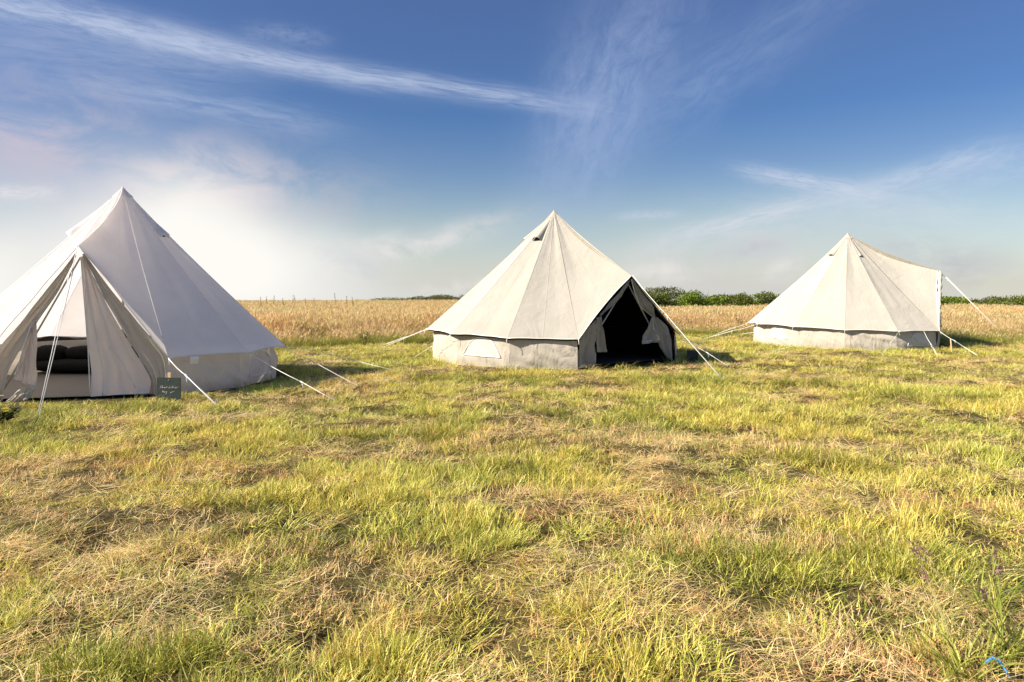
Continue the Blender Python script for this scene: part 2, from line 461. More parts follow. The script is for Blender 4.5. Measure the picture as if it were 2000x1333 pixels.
    # windows
    for (pi, u0, u1, v0, v1) in wins:
        G = wp[pi]; nv, nu = G.shape[0] - 1, G.shape[1] - 1
        mid = (dirv(angs[pi]) + dirv(angs[pi + 1])).normalized()
        def samp(u, v):
            a = min(max(v * nv, 0), nv - 1e-4); b = min(max(u * nu, 0), nu - 1e-4); i0, j0 = int(a), int(b); fa, fb = a - i0, b - j0
            q = G[i0, j0] * (1 - fa) * (1 - fb) + G[i0 + 1, j0] * fa * (1 - fb) + G[i0, j0 + 1] * (1 - fa) * fb + G[i0 + 1, j0 + 1] * fa * fb
            return Vector(q) + mid * .006
        n = 18; Q = np.zeros((7, n + 1, 3)); rim = []
        for j in range(n + 1):
            t = j / n; u = u0 + (u1 - u0) * t; arch = (1 - abs(2 * t - 1) ** 2.6)
            vt = v1 - (v1 - v0) * max(arch, .02)
            for i in range(7): Q[i, j] = samp(u, vt + (v1 - vt) * i / 6)
            rim.append(Q[0, j] + np.array(mid) * .004)
        w = MB(); w.grid(Q); wn = w.build('window', M['mesh_white' if roof_mat is M['canvas_near'] else 'window'], wo)
        tb = MB(); tb.tube([tuple(p) for p in rim], .007, 5); tb.tube([tuple(p + np.array(mid) * .004) for p in Q[-1]], .006, 5); tb.build('piping', M['piping'], wn)
    # groundsheet
    g = MB(); g.poly([dirv(t) * (Rwall - .04) + Vector((0, 0, .035)) for t in angs]); g.build('groundsheet', M['sheet'], root, False)
    # poles
    pl = MB(); pl.tube([(0, 0, 0), (0, 0, apex_z - .02)], .019, 10); pl.build('centre_pole', M['pole'], root)
    A_, B_ = dirv(angs[0]) * Rwall, dirv(angs[-1]) * Rwall
    for q in (A_, B_):
        t = MB(); t.tube([q * .95 + Vector((0, 0, .02)), P * .955 - Vector((0, 0, .05))], .013, 8); t.build('door_pole', M['pole'], root)
    # door frame coordinates
    mid = (A_ + B_) / 2; hv = (B_ - A_) / 2; nd = dirv(door_c)
    def dp(s, z, o=0.): return mid + hv * s + nd * (o + (z / Pz) * (Pr - mid.length)) + Vector((0, 0, z))
    def curve(pts, t):
        x = t * (len(pts) - 1); i = min(int(x), len(pts) - 2); f = x - i
        p0 = pts[max(i - 1, 0)]; p1 = pts[i]; p2 = pts[i + 1]; p3 = pts[min(i + 2, len(pts) - 1)]
        return [.5 * (2 * b + (c_ - a) * f + (2 * a - 5 * b + 4 * c_ - d) * f * f + (-a + 3 * b - 3 * c_ + d) * f ** 3) for a, b, c_, d in zip(p0, p1, p2, p3)]
    for (nm, mt, Lp, Rp, pleats, amp, off, pipes) in flaps:
        n, m = 26, 30; Q = np.zeros((n + 1, m + 1, 3))
        for i in range(n + 1):
            t = i / n; l = curve(Lp, t); r = curve(Rp, t)
            for j in range(m + 1):
                u = j / m; s = l[0] * (1 - u) + r[0] * u; z = l[1] * (1 - u) + r[1] * u
                o = off + amp * math.sin(pleats * 2 * PI * u + 1.2 * nz((u * 2, t * 2, off), 1.5, seed) * 2) * (.35 + .65 * math.sin(PI * min(1, t * 1.1 + .1) / 2)) + .026 * nz((u * 3, t * 4, pleats), 1.6, seed) + .012 * nz((u * 9, t * 5 + u * 4, pleats), 1.9, seed)
                Q[i, j] = dp(s, z, o)
        f = MB(); f.grid(Q); fo = f.build(nm, M[mt], root)
        for pp in pipes:
            tb = MB(); pts = []
            for (uu, tt) in pp:
                a = min(int(tt * n), n - 1); b = min(int(uu * m), m - 1); fa = tt * n - a; fb = uu * m - b
                q = Q[a, b] * (1 - fa) * (1 - fb) + Q[a + 1, b] * fa * (1 - fb) + Q[a, b + 1] * (1 - fa) * fb + Q[a + 1, b + 1] * fa * fb
                pts.append(tuple(q + np.array(nd) * .008))
            fine = []
            for a, b in zip(pts[:-1], pts[1:]):
                for e in range(4): fine.append(tuple(np.array(a) * (1 - e / 4) + np.array(b) * e / 4))
            fine.append(pts[-1])
            tb.tube(fine, .007, 5); tb.build('piping', M['piping'], fo)
    # vents
    for (pi, u0, u1, vb, lift_) in vents:
        G = panels[pi]; nv, nu = G.shape[0] - 1, G.shape[1] - 1
        C0, C1 = corners[pi], corners[pi + 1]; nrm = (C0 - apex).cross(C1 - apex).normalized()
        if nrm.z < 0: nrm = -nrm
        def sp(u, v):
            a = v * nv; b = u * nu; i0, j0 = min(int(a), nv - 1), min(int(b), nu - 1); fa, fb = a - i0, b - j0
            return Vector(G[i0, j0] * (1 - fa) * (1 - fb) + G[i0 + 1, j0] * fa * (1 - fb) + G[i0, j0 + 1] * (1 - fa) * fb + G[i0 + 1, j0 + 1] * fa * fb)
        n, m = 10, 12; Q = np.zeros((n + 1, m + 1, 3))
        for i in range(n + 1):
            t = i / n
            for j in range(m + 1):
                u = j / m; uu = u0 + (u1 - u0) * u
                q = sp(uu, .07 + (vb - .07) * t) + nrm * (.006 + lift_ * t ** 1.3 * math.sin(PI * u) ** .6)
                Q[i, j] = q
        h = MB(); h.grid(Q); vo = h.build('vent_hood', roof_mat, root)
        op = MB(); n = 8; Q2 = np.zeros((3, n + 1, 3))
        for i in range(3):
            for j in range(n + 1): Q2[i, j] = sp(u0 + (u1 - u0) * (.06 + .88 * j / n), vb - .05 + .04 * i / 2) + nrm * .005
        op.grid(Q2); op.build('vent_mesh', M['dark'], vo)
    # guy lines; start given as a corner index, 'P', or a local point; end as a photo pixel on the ground
    def guy(start, px, py, rr, split=.62, double=True):
        rr *= .7
        st = P + nd * .03 if start == 'P' else (corners[start] if isinstance(start, int) else Vector(start))
        end = gpt(px, py, .015) - Vector((c[0], c[1], base))
        k = st.lerp(end, split); dr = (end - st).normalized(); sd_ = dr.cross(Vector((0, 0, 1))).normalized()
        g = MB(); g.tube([st, st.lerp(k, .25) - Vector((0, 0, .012)), st.lerp(k, .5) - Vector((0, 0, .017)), st.lerp(k, .75) - Vector((0, 0, .012)), k], rr, 6)
        if double:
            g.tube([k + sd_ * .016 + Vector((0, 0, .012)), end + sd_ * .007], rr * .75, 6); g.tube([k - sd_ * .016 - Vector((0, 0, .012)), end - sd_ * .007], rr * .75, 6)
        else: g.tube([k, end], rr, 6)
        go = g.build('guy_line', M['rope'], root)
        rn = MB(); rn.tube([k - dr * .035, k - dr * .02, k + dr * .02, k + dr * .035], [rr, rr * 2.4, rr * 2.4, rr], 6)
        rn.tube([k + dr * .01, k + dr * .03 - Vector((0, 0, .05)), k + dr * .02 - Vector((0, 0, .075))], rr * .8, 5); rn.build('runner', M['rope'], go)
        pg = MB(); pg.tube([end + dr * .03 - Vector((0, 0, .12)), end - dr * .01, end - dr * .05 + Vector((0, 0, .05)), end - dr * .02 + Vector((0, 0, .065))], .005, 6); pg.build('peg', M['steel'], go)
    for gg in guys: guy(*gg)
    # short toggles hanging at every corner
    for i in range(npanel + 1):
        q = corners[i]; o = dirv(angs[i] + 4) * .01; tg = MB()
        tg.tube([q + Vector((0, 0, .01)), q + o + dirv(angs[i]) * .02 - Vector((0, 0, .03)), q + o * 3 + dirv(angs[i]) * .015 - Vector((0, 0, .085))], .005, 5)
        tg.build('toggle', M['rope'], root)
    if extra: extra(root, corners, angs, dp, wp)
    return root

# nearest tent, door towards the camera
def extra1(root, corners, angs, dp, wp):
    i = len(corners) - 1
    a, b = corners[i], corners[i - 1]; e = (b - a)
    q = a + e * .24 + dirv((angs[i] + angs[i - 1]) / 2) * .02; ex = e.normalized()
    m = MB(); G = np.zeros((6, 6, 3))
    for r_ in range(6):
        for c_ in range(6): G[r_, c_] = q + ex * (.125 * c_ / 5) - Vector((0, 0, .10 * r_ / 5 - .005)) + dirv(angs[i]) * (.012 * math.sin(r_ * .9) + .008 * math.sin(c_))
    m.grid(G); m.build('care_label', M['label'], root)
    b = MB(); Q = np.zeros((3, 40, 3))
    for j in range(40):
        a = 200 + 130 * j / 39; q = dirv(a) * (2.33 + .01 * math.sin(j * 1.9))
        for k in range(3): Q[k, j] = q + Vector((0, 0, .64 - .10 * k + .008 * math.sin(j * 1.1)))
    b.grid(Q); b.build('wall_band', M['dark'], root)
def extra3(root, corners, angs, dp, wp):
    b = MB(); pts = []; rr = []
    for i in range(25):
        t = i / 24; pts.append(dp(-t * .985, 1.9 * (1 - t) + .47 * t, .05)); rr.append(.035 + .022 * abs(math.sin(i * .8)) + .01 * math.sin(i * 2.3))
    b.tube(pts, rr, 9); b.build('rolled_door', M['canvas_wall'], root)
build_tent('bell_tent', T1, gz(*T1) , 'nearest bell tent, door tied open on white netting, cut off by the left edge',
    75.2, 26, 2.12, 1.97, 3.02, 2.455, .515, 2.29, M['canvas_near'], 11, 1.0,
    vents=[(9, .25, .8, .30, .10), (4, .2, .8, .30, .08), (1, .2, .8, .30, .08), (6, .2, .8, .30, .08)],
    wins=[(9, .12, .80, .1, .72), (4, .15, .85, .12, .7), (1, .15, .85, .12, .7)],
    guys=[('P', 73, 825, .0075, .16), (11, 425, 800, .0075, .38), (10, 655, 783, .006, .64), (9, 700, 757, .005, .35), (8, 800, 733, .004, .4), (2, -260, 790, .006, .4), (0, -120, 860, .006, .4)],
    flaps=[
        # kind, material, left curve (s,z), right curve (s,z), pleats, amplitude, offset, piping lines (u,t)
        ('door_netting', 'mesh_white', [(.02, 1.84), (.05, 1.30), (.07, .80), (.12, .42), (.11, .03)], [(.05, 1.84), (.30, 1.25), (.56, .72), (.80, .28), (.80, .05)], 3.5, .012, -.05,
            [[(.0, .02), (.0, .3), (.0, .6), (.0, 1.)], [(.20, .15), (.22, .5), (.20, .8), (.20, 1.)], [(0., 1.), (.5, 1.), (1., 1.)], [(.45, .55), (.62, .72), (.75, .9)]]),
        ('door_flap', 'flap_near', [(.04, 1.86), (.31, 1.26), (.58, .72), (.84, .25), (.86, .0)], [(.06, 1.88), (.36, 1.42), (.68, .98), (.99, .52), (1.0, .0)], 1.2, .02, -.03, []),
        ('door_flap', 'flap_near', [(-.04, 1.88), (-.35, 1.44), (-.66, 1.0), (-.98, .54), (-1., .0)], [(-.03, 1.84), (-.24, 1.38), (-.46, 1.02), (-.78, .42), (-.86, .02)], 1.2, .02, -.03, []),
        ('door_netting', 'mesh_white', [(-.50, 1.02), (-.56, .75), (-.62, .45), (-.64, .24)], [(-.47, 1.02), (-.47, .75), (-.47, .45), (-.48, .20)], 2., .035, .02, [[(0., 1.), (.5, 1.), (1., 1.)]]),
        ('door_netting', 'mesh_white', [(-.52, 1.0), (-.60, .74), (-.68, .48), (-.74, .28)], [(-.50, 1.0), (-.55, .74), (-.60, .48), (-.63, .27)], 1.5, .02, -.01, [[(0., 0.), (0., .5), (0., 1.)], [(0., 1.), (1., 1.)]]),
        ('door_skirt', 'canvas_wall_near', [(-.62, .20), (-.72, .10), (-.82, .0)], [(-.47, .18), (-.50, .12), (-.56, .02)], 1.5, .03, .05, []),
    ], extra=extra1)

# middle tent, open door turned to the right
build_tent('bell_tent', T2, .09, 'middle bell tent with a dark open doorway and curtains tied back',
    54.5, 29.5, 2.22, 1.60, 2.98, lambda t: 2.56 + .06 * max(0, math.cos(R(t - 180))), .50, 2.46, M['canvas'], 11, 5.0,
    vents=[(1, .22, .84, .25, .105), (3, .2, .8, .235, .06), (6, .2, .8, .24, .08), (9, .2, .8, .24, .08)],
    wins=[(1, .14, .86, .10, .66), (4, .15, .85, .12, .7), (7, .15, .85, .12, .7)],
    guys=[('P', 1410, 743, .0075, .42), (3, 742, 680, .006, .42), (4, 736, 685, .006, .2), (2, 806, 702, .004, .5), (11, 1421, 717, .005, .6), (10, 1405, 698, .004, .5), (9, 1400, 688, .004, .5)],
    flaps=[
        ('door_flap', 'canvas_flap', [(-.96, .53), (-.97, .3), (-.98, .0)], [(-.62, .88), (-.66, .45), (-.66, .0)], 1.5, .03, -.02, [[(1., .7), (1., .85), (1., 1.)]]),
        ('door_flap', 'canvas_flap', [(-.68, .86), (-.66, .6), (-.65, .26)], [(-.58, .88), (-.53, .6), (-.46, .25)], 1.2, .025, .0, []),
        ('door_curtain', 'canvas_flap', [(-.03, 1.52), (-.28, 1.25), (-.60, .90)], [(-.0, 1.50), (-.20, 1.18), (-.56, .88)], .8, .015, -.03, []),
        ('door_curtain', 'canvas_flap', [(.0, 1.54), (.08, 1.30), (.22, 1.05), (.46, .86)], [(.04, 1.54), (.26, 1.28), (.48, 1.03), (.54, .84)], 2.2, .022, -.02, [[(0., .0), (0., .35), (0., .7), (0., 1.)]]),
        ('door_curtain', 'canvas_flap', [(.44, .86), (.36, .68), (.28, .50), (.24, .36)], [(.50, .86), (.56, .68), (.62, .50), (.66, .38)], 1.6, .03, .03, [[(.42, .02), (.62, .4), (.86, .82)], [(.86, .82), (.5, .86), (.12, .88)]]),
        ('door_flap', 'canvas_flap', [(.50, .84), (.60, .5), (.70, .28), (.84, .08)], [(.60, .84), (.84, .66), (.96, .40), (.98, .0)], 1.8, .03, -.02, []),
    ], lift=lambda t: .09 * max(0, -math.cos(R(t))) ** 2, added_shade=True)

# far tent, door edge-on at the right
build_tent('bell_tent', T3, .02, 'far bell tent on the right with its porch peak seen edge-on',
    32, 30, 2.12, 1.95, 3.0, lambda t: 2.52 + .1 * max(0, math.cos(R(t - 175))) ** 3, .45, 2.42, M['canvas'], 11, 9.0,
    vents=[(0, .58, .92, .24, .04), (3, .2, .8, .235, .07), (6, .2, .8, .24, .07), (8, .2, .8, .24, .07)],
    wins=[(3, .25, .85, .12, .62), (0, .2, .75, .15, .75), (7, .15, .85, .12, .7)],
    guys=[('P', 1987, 680, .008, .10), (4, 1375, 663, .006, .45), (5, 1385, 659, .006, .3), (3, 1440, 656, .006, .4), (2, 1500, 690, .0055, .85), (1, 1723, 695, .0055, .5), (0, 1910, 697, .007, .42), ((.35 * 1.9, -2.46, .46), 1832, 698, .007, .55)],
    flaps=[
        ('door_flap', 'canvas_wall', [(-.02, 1.88), (-.36, 1.38), (-.70, .9), (-.99, .45), (-1., .0)], [(.02, 1.88), (.02, 1.38), (.02, .9), (.02, .4), (.02, .0)], 5., .035, .03, []),
        ('door_flap', 'canvas_wall', [(0., 1.86), (0., 1.38), (0., .9), (0., .4), (0., .0)], [(.03, 1.88), (.36, 1.38), (.7, .9), (.99, .45), (1., .0)], 5., .03, .02, []),
    ], extra=extra3, ridge=.115, lift=lambda t: .10 * max(0, math.cos(R(t - 175))) ** 2)

# ------------------------------------------------------------------ bedding in the near tent
def build_bedding():
    o = thing('bedding', (-7.2, 12.15, .05), 'black rolled bedding lying on the groundsheet inside the leftmost tent', 'bedding')
    def pillow(nm, c, L, w, h, sx=3.):
        n, m = 28, 18; Q = []
        for i in range(n + 1):
            t = -1 + 2 * i / n; k = max(1 - abs(t) ** 5, 0) ** .5
            Q.append([(c[0] + t * L / 2, c[1] + w / 2 * k * math.copysign(abs(math.cos(a)) ** .8, math.cos(a)), c[2] + h / 2 + h / 2 * k * math.copysign(abs(math.sin(a)) ** .7, math.sin(a)) * (1 + .12 * nz((t * sx, math.cos(a), c[0]), 1.6))) for a in [2 * PI * j / m for j in range(m)]])
        b = MB(); b.grid(np.array(Q), wrap=True); return b.build(nm, M['black'], o)
    pillow('mattress', (.0, 0, 0), 1.75, .75, .22)
    pillow('roll', (.25, .08, .19), 1.35, .36, .24)
    pillow('cushion', (-.62, .02, .14), .48, .46, .30)
build_bedding()

# ------------------------------------------------------------------ chalkboards and stakes
def chalkboard(px, py_bot, w, h, label, strokes, turn=0., lean=.05, stake_x=.0, stake_h=.06):
    p = gpt(px, py_bot)
    o = thing('chalkboard_sign', p, label, 'sign', 'small chalkboard signs on stakes beside the tents'); o.rotation_euler = (lean, 0, turn)
    b = MB(); b.box((0, 0, h / 2), w, .012, h); bo = b.build('board', M['slate'], o, False)
    bv = bo.modifiers.new('bevel', 'BEVEL'); bv.width = .002; bv.segments = 2
    s = MB(); s.box((stake_x, .0185, h / 2 + stake_h / 2 - .1), .04, .023, h + stake_h + .2); s.build('stake', M['wood'], o, False)
    n = MB(); n.tube([(stake_x, -.004, h * .90), (stake_x, -.010, h * .90)], .005, 8); n.build('screw', M['steel'], o)
    if strokes:
        for word in strokes:
            c = MB()
            for st in word: c.tube([((x - .5) * w, -.0068, y * h) for x, y in st], .0018, 5)
            c.build('chalk_writing', M['chalk'], bo)
def chalk_lines():
    W = []
    def word(txt, x, y, h, w):
        S_ = []; W.append(S_)
        G = {'A': ([[(0, 0), (.5, 1.5), (1, 0)], [(.2, .5), (.85, .55)]]), 'b': [[(0, 1.5), (.05, 0), (.6, .05), (.75, .45), (.1, .6)]], 'e': [[(0, .4), (.6, .5), (.4, .85), (.05, .5), (.2, .05), (.9, .2)]],
             'r': [[(0, .9), (.1, 0), (.15, .6), (.6, .9), (.8, .75)]], 'd': [[(.6, .7), (.1, .6), (.1, .1), (.6, .15), (.75, 1.6), (.8, 0)]], 'a': [[(.6, .75), (.1, .6), (.1, .1), (.6, .2), (.65, .8), (.8, 0)]],
             'k': [[(0, 1.6), (.05, 0)], [(.8, .95), (.1, .4), (.8, 0)]], 'H': [[(0, 1.4), (.05, 0)], [(.7, 1.4), (.75, 0)], [(0, .7), (.8, .75)]], 'y': [[(0, .8), (.3, .15), (.7, .85)], [(.7, .85), (.4, -.7), (0, -.6)]]}
        for i, ch in enumerate(txt):
            for st in G[ch]: S_.append([(x + i * w + a * w * .85 + .012 * b, y + b * h) for a, b in st])
    word('Aberdaker', .13, .55, .075, .088)
    word('Hay', .22, .36, .065, .075)
    W.append([[(.55, .345), (.58, .37), (.66, .405), (.75, .41)]])
    return W
chalkboard(331, 784, .31, .30, 'chalkboard sign with faint white handwriting standing in front of the leftmost tent', chalk_lines(), turn=-.08, stake_x=.0)
chalkboard(1352, 707, .24, .22, 'small dark chalkboard sign in the shade to the right of the middle tent', None, turn=.35, stake_x=.04, stake_h=.025)
def stake():
    p = gpt(1859, 688)
    o = MB(); o.tube([(0, 0, -.1), (0, 0, .0), (-.025, 0, .28), (-.028, 0, .30)], [.014, .016, .016, .012], 6)
    t = o.build('wooden_stake', M['wood']); t.location = p
    tag(t, 'short wooden stake under a guy rope right of the far tent', 'stake')
stake()

# ------------------------------------------------------------------ fence tape
def fence():
    pts = [(-14, 26.5, .72), (-9.5, 27, .80), (-6.5, 28, .72), (-2, 28.5, .63), (3, 28.5, .64), (6.5, 29, .62), (11, 29.5, .60), (17, 30, .40), (24, 31, .45)]
    pts = [Vector((x, y, z + gz(x, y))) for x, y, z in pts]
    o = thing('electric_fence', (0, 28.5, 0), 'thin white electric fence tape strung across the tall meadow grass', 'fence')
    m = MB(); q = []
    for a, b in zip(pts[:-1], pts[1:]):
        for e in range(6):
            t = e / 6; q.append(a.lerp(b, t) - Vector((0, 28.5, .10 * math.sin(PI * t))))
    q.append(pts[-1] - Vector((0, 28.5, 0)))
    m.tube(q, .009, 5); m.build('tape', M['wire'], o)
    for p in pts:
        t = MB(); b = p - Vector((0, 28.5, 0)); t.tube([(b.x, b.y, b.z - .9), (b.x, b.y, b.z + .04)], .006, 6); t.build('post', M['wire'], o)
fence()

# ------------------------------------------------------------------ grasses (stuff)
def tuft_mesh(name, blades, mat):
    """blades: list of (points[k,3], widths[k], side vector, colours[k,3])"""
    V = []; Fc = []; C = []
    for pts, wd, side, cols in blades:
        b = len(V); k = len(pts)
        for i in range(k):
            if wd[i] < 1e-5: V.append(pts[i]); C.append((*cols[i], 1))
            else:
                V.append(pts[i] - side * wd[i] / 2); V.append(pts[i] + side * wd[i] / 2); C.append((*cols[i], 1)); C.append((*cols[i], 1))
        idx = b
        for i in range(k - 1):
            if wd[i + 1] < 1e-5: Fc.append((idx, idx + 1, idx + 2))
            else: Fc.append((idx, idx + 1, idx + 3, idx + 2))
            idx += 2
    me = bpy.data.meshes.new(name); me.from_pydata([tuple(v) for v in V], [], Fc)
    a = me.color_attributes.new('col', 'FLOAT_COLOR', 'POINT'); a.data.foreach_set('color', np.array(C, 'f').ravel())
    me.materials.append(mat); return bpy.data.objects.new(name, me)

GREEN = [(.21, .25, .032), (.27, .295, .042), (.33, .345, .055), (.15, .195, .022), (.38, .37, .08)]
TAN = [(.68, .51, .25), (.74, .57, .30), (.62, .45, .21), (.80, .65, .39), (.56, .38, .17)]
YEL = [(.48, .44, .12), (.57, .51, .17), (.40, .40, .095)]
RUST = [(.58, .34, .15), (.64, .41, .20), (.52, .35, .17)]
PINK = [(.80, .58, .32), (.85, .62, .38), (.74, .51, .29), (.88, .71, .41)]
def pick(pal, j=.24):
    c = np.array(pal[rng.integers(len(pal))]); return c * (1 + rng.normal(0, j)) * (1 + rng.normal(0, j * .3, 3))
def blade(base, az, length, lean, curl, w, c0, c1, k=4, tip=True):
    """a bent blade; lean = tilt at the root, curl = extra bend to the tip (radians)"""
    d = np.array([math.cos(az), math.sin(az), 0]); pts = [np.array(base, float)]; a = lean
    for i in range(k - 1):
        a += curl / (k - 1); pts.append(pts[-1] + (d * math.sin(a) + np.array([0, 0, math.cos(a)])) * length / (k - 1))
    t = np.linspace(0, 1, k); wd = w * (1 - .55 * t); wd[-1] = 0 if tip else wd[-1]
    tw = rng.normal(0, .8); side = np.array([-math.sin(az + tw), math.cos(az + tw), 0])
    cols = [np.clip(c0 * (1 - x) + c1 * x, 0, 1) for x in t]
    return (pts, wd, side, cols)

def green_tuft(nm, mat, n=52, rad=.10, hmin=.05, hmax=.14, w=.0050, pt=.22, py=.3, mul=1.):
    B = []
    for _ in range(n):
        r = rad * math.sqrt(rng.random()); a = rng.random() * 2 * PI; az = a + rng.normal(0, 1.0)
        u = rng.random(); pal = TAN if u < pt else (YEL if u < pt + py else GREEN)
        c = pick(pal); c1 = c * 1.0 if pal is not GREEN else c * .75 + pick(YEL) * .25
        c0 = c * .6 + pick(YEL) * .4; c, c0, c1 = c * mul, c0 * mul, c1 * mul
        B.append(blade((r * math.cos(a), r * math.sin(a), -.01), az, rng.uniform(hmin, hmax), abs(rng.normal(0, .3)), rng.uniform(.1, 1.3), w * rng.uniform(.6, 1.25), c0, c1))
    return tuft_mesh(nm, B, mat)
def dry_tuft(nm, mat, pal, n=46, rad=.10, hmin=.03, hmax=.10, w=.0040):
    B = []
    for _ in range(n):
        r = rad * math.sqrt(rng.random()); a = rng.random() * 2 * PI
        c = pick(pal if rng.random() < .8 else YEL)
        B.append(blade((r * math.cos(a), r * math.sin(a), -.01), rng.random() * 2 * PI, rng.uniform(hmin, hmax), abs(rng.normal(0, .45)), rng.uniform(-.2, 1.0), w * rng.uniform(.6, 1.25), c * .9, c, 3))
    return tuft_mesh(nm, B, mat)
def hay_tuft(nm, mat, n=54, rad=.14, w=.0034, grey=False):
    B = []; main = rng.random() * PI
    for _ in range(n):
        r = rad * math.sqrt(rng.random()); a = rng.random() * 2 * PI
        az = main + rng.normal(0, .7) + (PI if rng.random() < .5 else 0)
        c = pick(TAN if rng.random() < .72 else YEL)
        if grey: c = c * np.array([.95, .97, .92])
        B.append(blade((r * math.cos(a), r * math.sin(a), rng.uniform(.0, .06)), az, rng.uniform(.06, .19), rng.uniform(1.2, 1.75), rng.uniform(-.3, .35), w * rng.uniform(.5, 1.3), c, c, 4, rng.random() < .5))
    return tuft_mesh(nm, B, mat)
def meadow_tuft(nm, mat, n=42, rad=.22, h=.62, green=.35, heads=.8):
    B = []
    for _ in range(n):
        r = rad * math.sqrt(rng.random()); a = rng.random() * 2 * PI; az = rng.random() * 2 * PI
        b = (r * math.cos(a), r * math.sin(a), 0)
        if rng.random() < green:
            c = pick(GREEN) * 1.15; B.append(blade(b, az, rng.uniform(.35, .8) * h, abs(rng.normal(0, .15)), rng.uniform(.2, 1.2), .009, c, c * .7 + pick(YEL) * .3, 4))
        else:
            L = rng.uniform(.7, 1.12) * h; c0 = pick(YEL); c1 = pick(TAN)
            st = blade(b, az, L, abs(rng.normal(0, .12)), rng.uniform(.0, .5), .0045, c0, c1, 4, False); B.append(st)
            if rng.random() < heads:
                pal = PINK if rng.random() < .75 else TAN; c = pick(pal)
                p = st[0][-1]; hl = rng.uniform(.07, .15)
                for q in range(3):
                    hd = blade(p - (0, 0, hl * .5), az + q * 2.1, hl, .25, .3, .02, c, c, 3); hd = (hd[0], np.array([.003, .012, .0]), hd[2], hd[3]); B.append(hd)
    return tuft_mesh(nm, B, mat)

def scatter(name, xy, z, idx, scl, tilt, tufts, label, cat):
    col = bpy.data.collections.new(name + ' tufts')
    for t in tufts: col.objects.link(t)
    n = len(xy); me = bpy.data.meshes.new(name); me.vertices.add(n)
    me.vertices.foreach_set('co', np.column_stack([xy, z]).astype('f').ravel())
    rot = np.column_stack([rng.normal(0, tilt, n), rng.normal(0, tilt, n), rng.random(n) * 2 * PI]).astype('f')
    a = me.attributes.new('rot', 'FLOAT_VECTOR', 'POINT'); a.data.foreach_set('vector', rot.ravel())
    a = me.attributes.new('scl', 'FLOAT_VECTOR', 'POINT'); a.data.foreach_set('vector', scl.astype('f').ravel())
    a = me.attributes.new('idx', 'INT', 'POINT'); a.data.foreach_set('value', idx.astype('i'))
    o = link(bpy.data.objects.new(name, me)); tag(o, label, cat, kind='stuff')
    g = bpy.data.node_groups.new(name, 'GeometryNodeTree')
    g.interface.new_socket('Geometry', in_out='INPUT', socket_type='NodeSocketGeometry'); g.interface.new_socket('Geometry', in_out='OUTPUT', socket_type='NodeSocketGeometry')
    N = g.nodes; L = g.links
    gi = N.new('NodeGroupInput'); go = N.new('NodeGroupOutput'); ip = N.new('GeometryNodeInstanceOnPoints'); ci = N.new('GeometryNodeCollectionInfo')
    ci.inputs['Collection'].default_value = col; ci.inputs['Separate Children'].default_value = True; ci.inputs['Reset Children'].default_value = True
    def na(nm, typ):
        x = N.new('GeometryNodeInputNamedAttribute'); x.data_type = typ; x.inputs['Name'].default_value = nm
        return next(s for s in x.outputs if s.enabled and s.name == 'Attribute')
    L.new(gi.outputs[0], ip.inputs['Points']); L.new(ci.outputs[0], ip.inputs['Instance']); ip.inputs['Pick Instance'].default_value = True
    L.new(na('idx', 'INT'), ip.inputs['Instance Index']); L.new(na('rot', 'FLOAT_VECTOR'), ip.inputs['Rotation']); L.new(na('scl', 'FLOAT_VECTOR'), ip.inputs['Scale'])
    L.new(ip.outputs[0], go.inputs[0])
    o.modifiers.new('scatter', 'NODES').node_group = g
    return o

XS = [-90, -9, -5.4, -2.4, 0, 5.7, 8, 10.5, 12.2, 40, 90]; DS = [10, 16, 17.3, 19.6, 22, 23.6, 24.5, 24, 20, 19, 17]
def mow_edge(x): return np.interp(x, XS, DS)
def tent_r(x, y): return np.min([np.hypot(x - a, y - b) for a, b in TENTS], axis=0)

def region(d0, d1, dens, margin):
    """random points between two depths of the field, a little wider than the view"""
    wmax = .72 * d1 + margin; n = int(dens * (d1 - d0) * 2 * wmax)
    y = rng.uniform(d0, d1, n); x = rng.uniform(-wmax, wmax, n); k = np.abs(x) < .72 * y + margin
    return x[k], y[k]

